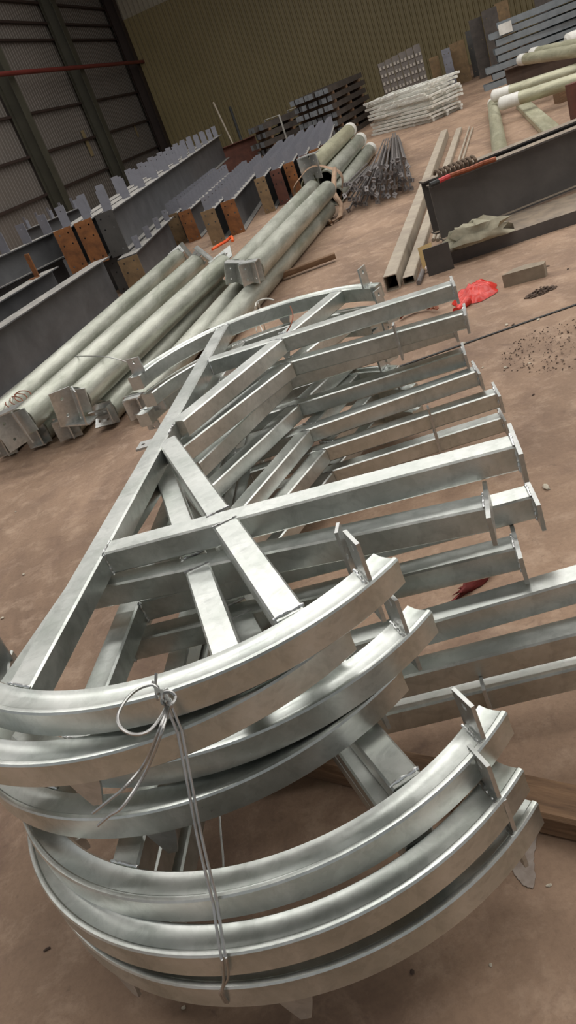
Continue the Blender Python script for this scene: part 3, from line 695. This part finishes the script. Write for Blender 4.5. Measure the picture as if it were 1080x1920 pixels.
# ------------------------------------------------------------------ pile of bright railing frames
def rail_frame(label, M):
    root = thing('railing_frame', label, 'railing', M, 'bright railing frames of the pile'); L, Wd = 2.4, 0.8
    for y in (-Wd / 2, 0, Wd / 2):
        MB().beam((-L / 2, y, 0), (L / 2, y, 0), chamfer_box(.06, .05, .006)).build('rail', M_RAIL, root)
    for i in range(5):
        x = -L / 2 + .12 + (L - .24) * i / 4; o = MB().beam((x, -Wd / 2 + .03, 0), (x, Wd / 2 - .03, 0), chamfer_box(.045, .045, .005)).build('rung', M_RAIL, root)
        for y in (-Wd / 2, Wd / 2):
            MB().plate((x, y + (.034 if y > 0 else -.034), .026), (1, 0, 0), (0, 0, 1), .07, .055, .008, (1, 1), .01).build('fixing_plate', M_RAIL, o)
    return root
rc = (ground(690, 258, 0) + ground(824, 226, 0)) / 2; rdir = (ground(842, 222, 0) - ground(698, 256, 0)); rh = math.atan2(rdir.y, rdir.x)
back_ = Vector((-math.sin(rh), math.cos(rh), 0)); rnd = random.Random(7); R0 = None
for i in range(11):
    M = Matrix.Translation(rc + back_ * (.48 + rnd.uniform(-.05, .05)) + Vector((math.cos(rh), math.sin(rh), 0)) * rnd.uniform(-.12, .12) + Z0 * (.0 + .069 * i)) @ Matrix.Rotation(rh + rnd.uniform(-.05, .05), 4, 'Z')
    lb = 'bright zinc ladder-like railing frame lying in the pile before the olive wall'
    if i == 10: lb = 'topmost ladder-like railing frame of the bright zinc pile'; M = M @ Matrix.Rotation(.08, 4, 'Z')
    if i == 0: lb = 'lowest ladder-like railing frame of the bright zinc pile, on the floor'
    if R0 is None: R0 = rail_frame(lb, M)
    else: c_ = copy_tree(R0, M); c_['label'] = lb

# ------------------------------------------------------------------ bolted splice plates standing behind the railings
pd = at_dist(722, 150, 24.0); pd.z = 0; ph = math.atan2(-math.sin(AX), math.cos(AX)) + .05
for i in range(6):
    M = Matrix.Translation(pd + Vector((math.cos(ph), math.sin(ph), 0)) * (.195 * i)) @ Matrix.Rotation(ph, 4, 'Z')
    r_ = thing('bolted_girder', ('grey bolted end of the first girder behind the bright railings', 'grey bolted girder end, second behind the railings', 'grey bolted girder end, third behind the railings', 'grey bolted girder end, fourth behind the railings', 'grey bolted girder end, fifth behind the railings', 'outermost grey bolted girder end of the six behind the railings')[i], 'girder', M, 'bolted girder ends behind the railings')
    MB().box((0, .6, .68), (.06, 1.18, 1.36)).build('section', M_BAR, r_)
    MB().plate((0, 0, .69 + .01 * i), (1, 0, 0), (0, 0, 1), .18, 1.38 + .02 * i, .02).build('end_plate', M_BOLTED, r_)
    if i == 0: bme = MB().box((0, 0, 0), (.05, .03, .07)).mesh('bolt_head', M_BOLT)
    for r in range(7):
        for e in (-1, 1):
            o = bpy.data.objects.new('bolt_head', bme); COL.objects.link(o); o.parent = r_; o.location = (e * .045, -.025, .14 + .185 * r)
# standing dark plates further along the wall
STP = 'dark girders standing end-on by the olive wall'
for i, (px, py, dist, w, h, z, mt) in enumerate(((822, 150, 27.5, .34, .95, 0, M_RUSTD), (846, 143, 27.0, .30, 1.05, 0, M_CLEAT), (868, 140, 27.5, .55, 1.10, 0, M_RUSTD), (895, 120, 28.2, .40, 1.25, 0, M_DARKPL), (905, 110, 26.5, .42, 1.5, 0, M_BAR), (932, 100, 26.0, .50, 1.6, 0, M_BAR), (955, 90, 27.2, .45, 1.65, 0, M_RUSTD), (1030, 60, 25.9, .6, 1.8, 0, M_BAR))):
    p = at_dist(px, py, dist); p.z = 0
    girder('steel_girder', ('brown-plated girder end standing beside the railings', 'pale grey plate leaning against brown girder ends', 'wide brown girder end by the olive wall', 'black-looking girder end in shade behind the grey section stack', 'tall dark girder end behind the tagged grey stack', 'tall dark girder end second behind the tagged grey stack', 'reddish dark girder end behind the tagged grey stack', 'dark girder end rising over the strapped end of the grey stack')[i], p, p + ALONG * .45, h, h, w * .8, M_BAR, mt, group=STP)

# ------------------------------------------------------------------ stack of blue-grey folded sections, tagged
gs = ground(922, 168, 0); gd = (ACROSS * .99 + ALONG * .0).normalized(); gb = Vector((-gd.y, gd.x, 0)); rnd = random.Random(3)
secm = None
for r in range(8):
    for c in range(2):
        L = 3.6; p = gs + gd * (rnd.uniform(-.25, .2) + .05 * r + (0.0 if c == 0 else 1.2)) + gb * (.26 + .5 * c) + Z0 * (r * .165)
        if secm is None:
            secm = MB().beam((0, 0, 0), (L, 0, 0), [(-.20, 0), (.20, 0), (.20, .13), (.185, .13), (.185, .015), (-.185, .015), (-.185, .13), (-.20, .13)]).mesh('folded_section', M_SECT)
        o = bpy.data.objects.new('folded_section', secm); COL.objects.link(o)
        M = Matrix((gd, gb, Z0)).transposed().to_4x4() @ Matrix.Rotation(rnd.uniform(-.03, .03), 4, 'Z'); M.translation = p; o.matrix_world = M
        tag(o, 'blue-grey folded steel section in the tall tagged stack', 'steel section', 'folded sections of the tagged stack')
        for k in (.55, 3.0):
            if r < 7 and c == 0:
                s_ = MB().box((k, .25, .147), (.07, .9, .03)).build('spacer_batten', M_BAR); s_.matrix_world = M; tag(s_, 'thin batten between blue-grey folded sections', 'batten', 'battens of the tagged stack')
tg = MB().plate(gs + gd * .55 - Z0 * -1.13 - gb * .02, gd, Z0, .30, .22, .006); tag(tg.build('paper_tag', M_WHITE), 'white paper tag fixed to the front of the blue-grey stack', 'tag')
b = MB().box(gs + gd * 2.25 - gb * .03 + Z0 * .66, (.06, .02, 1.32), Matrix((gd, gb, Z0)).transposed()); tag(b.build('binding_strap', M_BLACK), 'black strap down the front of the blue-grey stack', 'strap')
b = MB().lump(gs + gd * 2.28 + gb * .1 + Z0 * 1.43, (.12, .10, .12), 4); tag(b.build('film_wad', M_WHITE), 'white wad of film tucked on top of the black strap', 'wad')

# ------------------------------------------------------------------ wrapped pipes lying around the brown girder
RB = 'green wrapped pipes by the brown girder'
p0, p1 = ground(955, 178, .0), ground(1120, 118, .0); p1 = p1 + (p1 - p0).normalized() * 2.5
girder('steel_girder', 'brown girder lying beneath the upper green wrapped pipes', p0, p1, .48, .48, .30, M_BROWN, group=RB + ' below')
for (a, b, z, lb, cap) in (((978, 112), (1100, 92), .60, 'green wrapped pipe with a white end lying along the brown girder', 'near'), ((1000, 100), (1100, 80), .62, 'second green wrapped pipe on the brown girder, behind the first', 'near'),
                      ((928, 180), (1110, 122), .32, 'upper pipe of the green pair propped at its far end', 'near'), ((942, 194), (1110, 141), .30, 'lower pipe of the green pair, yellow-streaked and wrapped', 'near'),
                      ((924, 194), (944, 330), .10, 'pale green pipe lying on the floor behind the open girder', 'near')):
    q0, q1 = ground(a[0], a[1], z), ground(b[0], b[1], z); q1 = q1 + (q1 - q0).normalized() * (2.5 if b[0] > 1000 else 0)
    pipe('wrapped_pipe', lb, q0, q1, .10, M_WRAP, RB, False, False, 0, cap)
for (px, py, d, lb) in ((1066, 76, 17.5, 'round white-capped pipe end over the folded sections'), (1124, 56, 17.5, 'second white-capped pipe end, beyond the first one over the sections')):
    p = at_dist(px, py, d)
    pipe('wrapped_pipe', lb, p, p + ACROSS * 3 + ALONG * 1.2, .12, M_WRAP, RB, False, False, 0, 'near')
board('flat_tube', 'flat greenish rectangular tube lying askew on the floor under the green pipes', ground(980, 200, 0), ground(1050, 268, 0), .22, .10, M_WRAP, 'tube', RB)
b = MB().box(ground(1062, 172, .12), (.35, .22, .24)); tag(b.build('timber_block', M_TIMBER), 'brown timber block propping the green pipe pair', 'block')
b = MB().box(ground(1085, 205, .3), (.18, .12, .6)); tag(b.build('steel_post', M_RUSTR), 'red-brown steel post standing under the green pipes', 'post')

# ------------------------------------------------------------------ rods with hooked plates
def rod_bundle(nc, nr, head, tail, label, group, seed):
    rnd = random.Random(seed); ax = (tail - head).normalized(); sd = ax.cross(Z0).normalized()
    for i in range(nc * nr):
        c, r = i % nc - (nc - 1) / 2 + .25 * (i // nc % 2), i // nc
        p0 = head + sd * (c * .075 + rnd.uniform(-.01, .01)) + Z0 * (.06 + r * .09) + ax * ((i * 5 % 7) * .07)
        p1 = tail + sd * (c * .046) + Z0 * (.02 + r * .046) + ax * rnd.uniform(-.5, .4)
        M, L = axes(p0, p1); r_ = thing('anchor_rod', label, 'rod', M, group)
        b = MB().tube([(0, 0, 0), (L, 0, 0)], .013, 6); b.build('shaft', M_ROD, r_)
        R = Matrix.Rotation(rnd.uniform(0, 6.28), 3, 'X')
        q = MB().plate((-.01, 0, 0), R @ Vector((0, 1, 0)), R @ Vector((0.6, 0, 1)), .05, .07, .010, (1, 1), .011); q.build('head_plate', M_ROD, r_)
        if i % 2:
            q = MB().tube([R @ Vector((.03, 0, 0)), R @ Vector((-.03, .02, .01)), R @ Vector((-.08, .03, .01)), R @ Vector((-.09, -.01, .01))], .010, 6); q.build('hook', M_ROD, r_)
rod_bundle(7, 5, ground(742, 376, 0), ground(738, 276, 0), 'dull steel anchor rod of the bundle below the bright railings', 'anchor rods of the open bundle', 5)
rod_bundle(5, 4, ground(676, 396, 0), ground(702, 322, 0), 'dull steel anchor rod of the bundle beside the wrapped pipes', 'anchor rods beside the wrapped pipes', 6)

# ------------------------------------------------------------------ long tubes and the open girder
def ctube(name, label, p0, p1, w, h, mat, cat='tube'):
    M, L = axes(p0, p1); o = MB(); i_ = .006
    ring = lambda x, k: [Vector((x, y * k, (z - h / 2) * k + h / 2)) for y, z in chamfer_box(w, h, .006)]
    o.sweep([ring(.1, .88), ring(0, .88), ring(0, 1), ring(L, 1), ring(L, .88), ring(L - .1, .88)], caps=False)
    o = o.build(name, mat); o.matrix_world = M; return tag(o, label, cat, 'long dusty tubes beside the open girder')
ctube('square_tube', 'longest dusty tan square tube lying on the floor toward the railings', ground(738, 545), ground(836, 258), .115, .13, M_TAN)
ctube('flat_tube', 'low dusty grey tube lying alongside the longest tan tube', ground(768, 532), ground(862, 246), .10, .06, M_TAN)
for (a, b, lb) in (((812, 450), (880, 238), 'thin straight rod on the floor beyond the open girder'), ((820, 450), (886, 240), 'second thin straight rod on the floor beyond the open girder')):
    o = MB().tube([ground(a[0], a[1], .016), ground(b[0], b[1], .016)], .016, 8).build('steel_rod', M_TAN); tag(o, lb, 'rod')
sk0, sk1 = ground(846, 497, 0), ground(1150, 397, 0)
sk1 = sk1 + (sk1 - sk0) * 1.6; sdir = (sk1 - sk0).normalized(); sb = Vector((-sdir.y, sdir.x, 0))
M = Matrix((sdir, sb, Z0)).transposed().to_4x4(); M.translation = sk0 + sb * .0
b = MB().box(((sk1 - sk0).length / 2, .31, .05), ((sk1 - sk0).length, .62, .10)); o = b.build('steel_skid', M_GIRD); o.matrix_world = M
tag(o, 'low dusty steel skid on the floor carrying the open girder pair', 'skid')
g0 = ground(833, 452, .102); g1 = ground(1120, 337, .102); g1 = g1 + (g1 - g0) * 2.0
gdir = (g1 - g0).normalized(); gs_ = Vector((-gdir.y, gdir.x, 0))
girder('steel_girder', 'front charcoal girder of the open pair, its near end square', g0 + gs_ * .06, g1 + gs_ * .06, .47, .47, .14, M_GIRD, None, group='open girder pair')
girder('steel_girder', 'rear charcoal girder of the open pair, behind the front one', g0 + gs_ * .42 + gdir * .05, g1 + gs_ * .42, .47, .47, .14, M_GIRD, None, group='open girder pair')
b = MB().plate(ground(822, 486, .11), sdir, Z0, .21, .22, .014); tag(b.build('steel_plate', M_DARKPL), 'dark square plate standing at the end of the low skid', 'plate')
b = MB().plate(ground(801, 481, .10) + sb * .0, (sdir + sb * .5), (Z0 + sb * .25), .13, .19, .006); tag(b.build('cardboard_piece', M_CARD), 'tan cardboard piece leaning beside the dark square plate', 'cardboard')
def rag(name, label, c, r, mat, seed, cat, jit=.3, rot=0.0):
    b = MB().lump((0, 0, r[2] * .5), r, seed, 16, 9, jit, True); o = b.build(name, mat, None, 1.2)
    o.matrix_world = Matrix.Translation(c) @ Matrix.Rotation(rot, 4, 'Z'); return tag(o, label, cat)
rag('pale_rag', 'crumpled pale rag below the cardboard piece', ground(812, 507, 0), (.06, .045, .04), M_PINK, 3, 'rag')
rag('pale_rag', 'small pinkish rag beside the standing dark plate', ground(833, 504, 0), (.04, .02, .014), M_PINK, 8, 'rag')
o = MB().tube([ground(785, 530, .02), ground(793, 508, .02)], .02, 10).build('short_pipe', M_ROD); tag(o, 'short grey pipe offcut on the floor below the pale rag', 'pipe')
tp = rag('tarpaulin', 'crumpled grey-green tarpaulin bundled on the skid below the front girder', ground(896, 451, .122) , (.27, .11, .10), M_TARP, 21, 'tarpaulin', .34, math.atan2(sdir.y, sdir.x))
b = MB(); e0 = g0 + gs_ * .2 + Z0 * .58; 
b = MB(); rt = thing('grinder_lead', 'dark coiled lead with a red grip lying over the open girder end', 'tool', ground(840, 340, .60))
for nm, pts, r, mt in (('black_tip', [(806, 347), (815, 343), (822, 340)], .022, M_BLACK), ('red_grip', [(822, 340), (832, 335), (843, 330)], .02, M_REDGRIP), ('lead', [(843, 330), (860, 324), (885, 315), (905, 306), (930, 298)], .02, M_COPPER)):
    o = MB().tube([ground(x, y, .595) for x, y in pts], r, 8).build(nm, mt); o.parent = rt; o.matrix_parent_inverse = rt.matrix_world.inverted()
cp_ = [g0 + gdir * (.10 + .0045 * i) + gs_ * (.10 + .045 * math.cos(i * .7)) + Z0 * (.472 + .052 + .032 * math.sin(i * .7)) for i in range(80)]
o = MB().tube(cp_, .014, 7).build('coil', M_CLOTHD); o.parent = rt; o.matrix_parent_inverse = rt.matrix_world.inverted()

# ------------------------------------------------------------------ floor joint, rough slab and litter
j0, j1 = ground(690, 709, 0), ground(1200, 530, 0); jd = (j1 - j0).normalized(); jn = Vector((jd.y, -jd.x, 0))
M = Matrix((jd, -jn, Z0)).transposed().to_4x4(); M.translation = j0
b = MB().box((2.5, 0, .003), (5, .020, .006)); o = b.build('trim_10', M_BLACK); o.matrix_world = M; structure(o)
def litter_mat(): pass
rnd = random.Random(11)
def flat_lump(name, label, c, r, h, mat, seed, cat, kind=None, n=60, size=.02):
    q = random.Random(seed); b = MB()
    for i in range(n):
        a = q.uniform(0, 6.28); k = math.sqrt(q.random()); s_ = size * q.uniform(.4, 1.4)
        b.lump(c + Vector((math.cos(a) * r[0] * k, math.sin(a) * r[1] * k, h * (1 - k) * q.random() + s_ * .3)), (s_, s_ * q.uniform(.5, 1.2), s_ * .5), seed * 99 + i, 6, 4, .3)
    o = b.build(name, mat, None, 1.0); return tag(o, label, cat, None, kind)
flat_lump('debris', 'scatter of dark gravelly debris beyond the floor joint', ground(1075, 640, 0), (.42, .36), .02, M_DIRT, 1, 'debris', 'stuff', 520, .0042)
flat_lump('dirt', 'small dark clump of dirt near the stone block', ground(1014, 549, 0), (.11, .05), .04, M_DIRT, 2, 'dirt', 'stuff', 220, .008)
# red bag
b = MB(); q = random.Random(5); seg, rg = 40, 16; vs = []; fs = []
for i in range(rg + 1):
    for j in range(seg):
        ph_ = 2 * math.pi * j / seg; k = i / rg
        out = 1 + .10 * math.sin(3 * ph_ + 1) + .05 * math.sin(7 * ph_); z = .075 * (1 - k ** 2.2) * (1 + k * (.30 * math.sin(9 * ph_ + 5 * k) + .26 * math.sin(4 * ph_ - 9 * k) + q.uniform(-.12, .12))) + .004
        vs.append(Vector((.21 * out * k * math.cos(ph_), .145 * out * k * math.sin(ph_), max(z, .002))))
for i in range(rg):
    for j in range(seg): fs.append((i * seg + j, (i + 1) * seg + j, (i + 1) * seg + (j + 1) % seg, i * seg + (j + 1) % seg))
b.add(vs, fs); bg = thing('plastic_bag', 'crumpled red plastic bag lying on the brown floor', 'bag', Matrix.Translation(ground(894, 553, 0)) @ Matrix.Rotation(.75, 4, 'Z'))
b.build('bag_body', M_BAG, bg, 1.3)
b = MB().tube([(-.18, -.02, .03), (-.24, -.01, .02), (-.285, .012, .012), (-.31, .01, .012)], .034, 9, [1, .75, .55, .8]); b.build('twisted_neck', M_BAG, bg, 1.3)
b = MB(); c = ground(986, 526, 0); M = Matrix.Translation(c) @ Matrix.Rotation(-.35, 4, 'Z')
b.prism([(-.15, -.03, 0), (.13, -.05, 0), (.15, .02, 0), (.02, .075, 0), (-.06, .06, 0)], (0, 0, 1), .09)
o = b.build('stone_block', M_STONE); o.matrix_world = Matrix.Translation((0, 0, .045)) @ M; tag(o, 'wedge-shaped pale stone block on the floor past the red bag', 'block')
b = MB()
for i in range(7):
    k = .12 + .008 * i
    b.tube([ground(778, 590, .02 + .004 * i) + Vector((k * math.cos(t * .16 - .4), k * .9 * math.sin(t * .16 - .4), .01 * math.sin(t + i))) for t in range(20)], .004, 6)
tag(b.build('wire_coil', M_COPPER), 'rusty coil of wire on the floor behind the cross beams', 'wire')
rag('red_rag', 'dark red rag lying on the floor between two long cross beams', ground(893, 1096, 0), (.10, .022, .02), M_REDRAG, 12, 'rag', .4, .35)
b = MB().lump(ground(845, 706, 0) * 0, (.02, .01, .01), 2)
chips = [(502, 1482, .012), (150, 1660, .012), (680, 578, 0), (45, 1078, .02), (818, 600, .03), (948, 690, .02), (993, 682, .014), (1000, 741, .014), (870, 645, .03), (905, 690, .015), (845, 705, .014), (1025, 915, .03), (925, 470, .02), (1026, 500, .02), (1010, 600, .02), (620, 970, .02), (773, 1824, .010), (1030, 1660, .008), (920, 1810, .008), (90, 1780, .012), (155, 1165, .02), (345, 1890, .012), (1065, 505, .02), (760, 585, .02), (950, 610, .024), (962, 610, .022), (870, 480, .015), (5, 1160, .02), (640, 880, .012), (30, 960, .012)]
nm = 0
for i, (x, y, s) in enumerate(chips):
    if s == 0: continue
    s *= .55
    b = MB().lump((0, 0, s * .35), (s * rnd.uniform(.9, 1.7), s * rnd.uniform(.5, .9), s * .4), 200 + i, 7, 5, .3, True); dk = i % 3 == 1
    o = b.build('floor_chip', M_DARKCHIP if dk else M_CHIP); o.matrix_world = Matrix.Translation(ground(x, y, 0)) @ Matrix.Rotation(rnd.uniform(0, 3), 4, 'Z')
    tag(o, 'small dark chip of rubbish on the brown floor' if dk else 'small pale chip of rubbish on the brown floor', 'chip', 'dark chips on the floor' if dk else 'pale chips on the floor')
sp = MB(); q = random.Random(4); c0 = ground(978, 1600, 0); pts = []
dspill = (ground(990, 1680, 0) - ground(975, 1560, 0)).normalized(); ds = Vector((-dspill.y, dspill.x, 0))
for i in range(60):
    t = 2 * math.pi * i / 60; pts.append(c0 + dspill * (.085 * math.cos(t) * (1 + q.uniform(-.03, .03) + .12 * math.sin(4 * t))) + ds * (.036 * math.sin(t) * (1 + q.uniform(-.06, .06) + .25 * math.sin(3 * t + 1))) + Z0 * .0015)
sp.prism(pts, Z0, .002); tag(sp.build('dried_spill', M_SPILL), 'pale dried spill on the floor below the lowest arc end', 'spill')
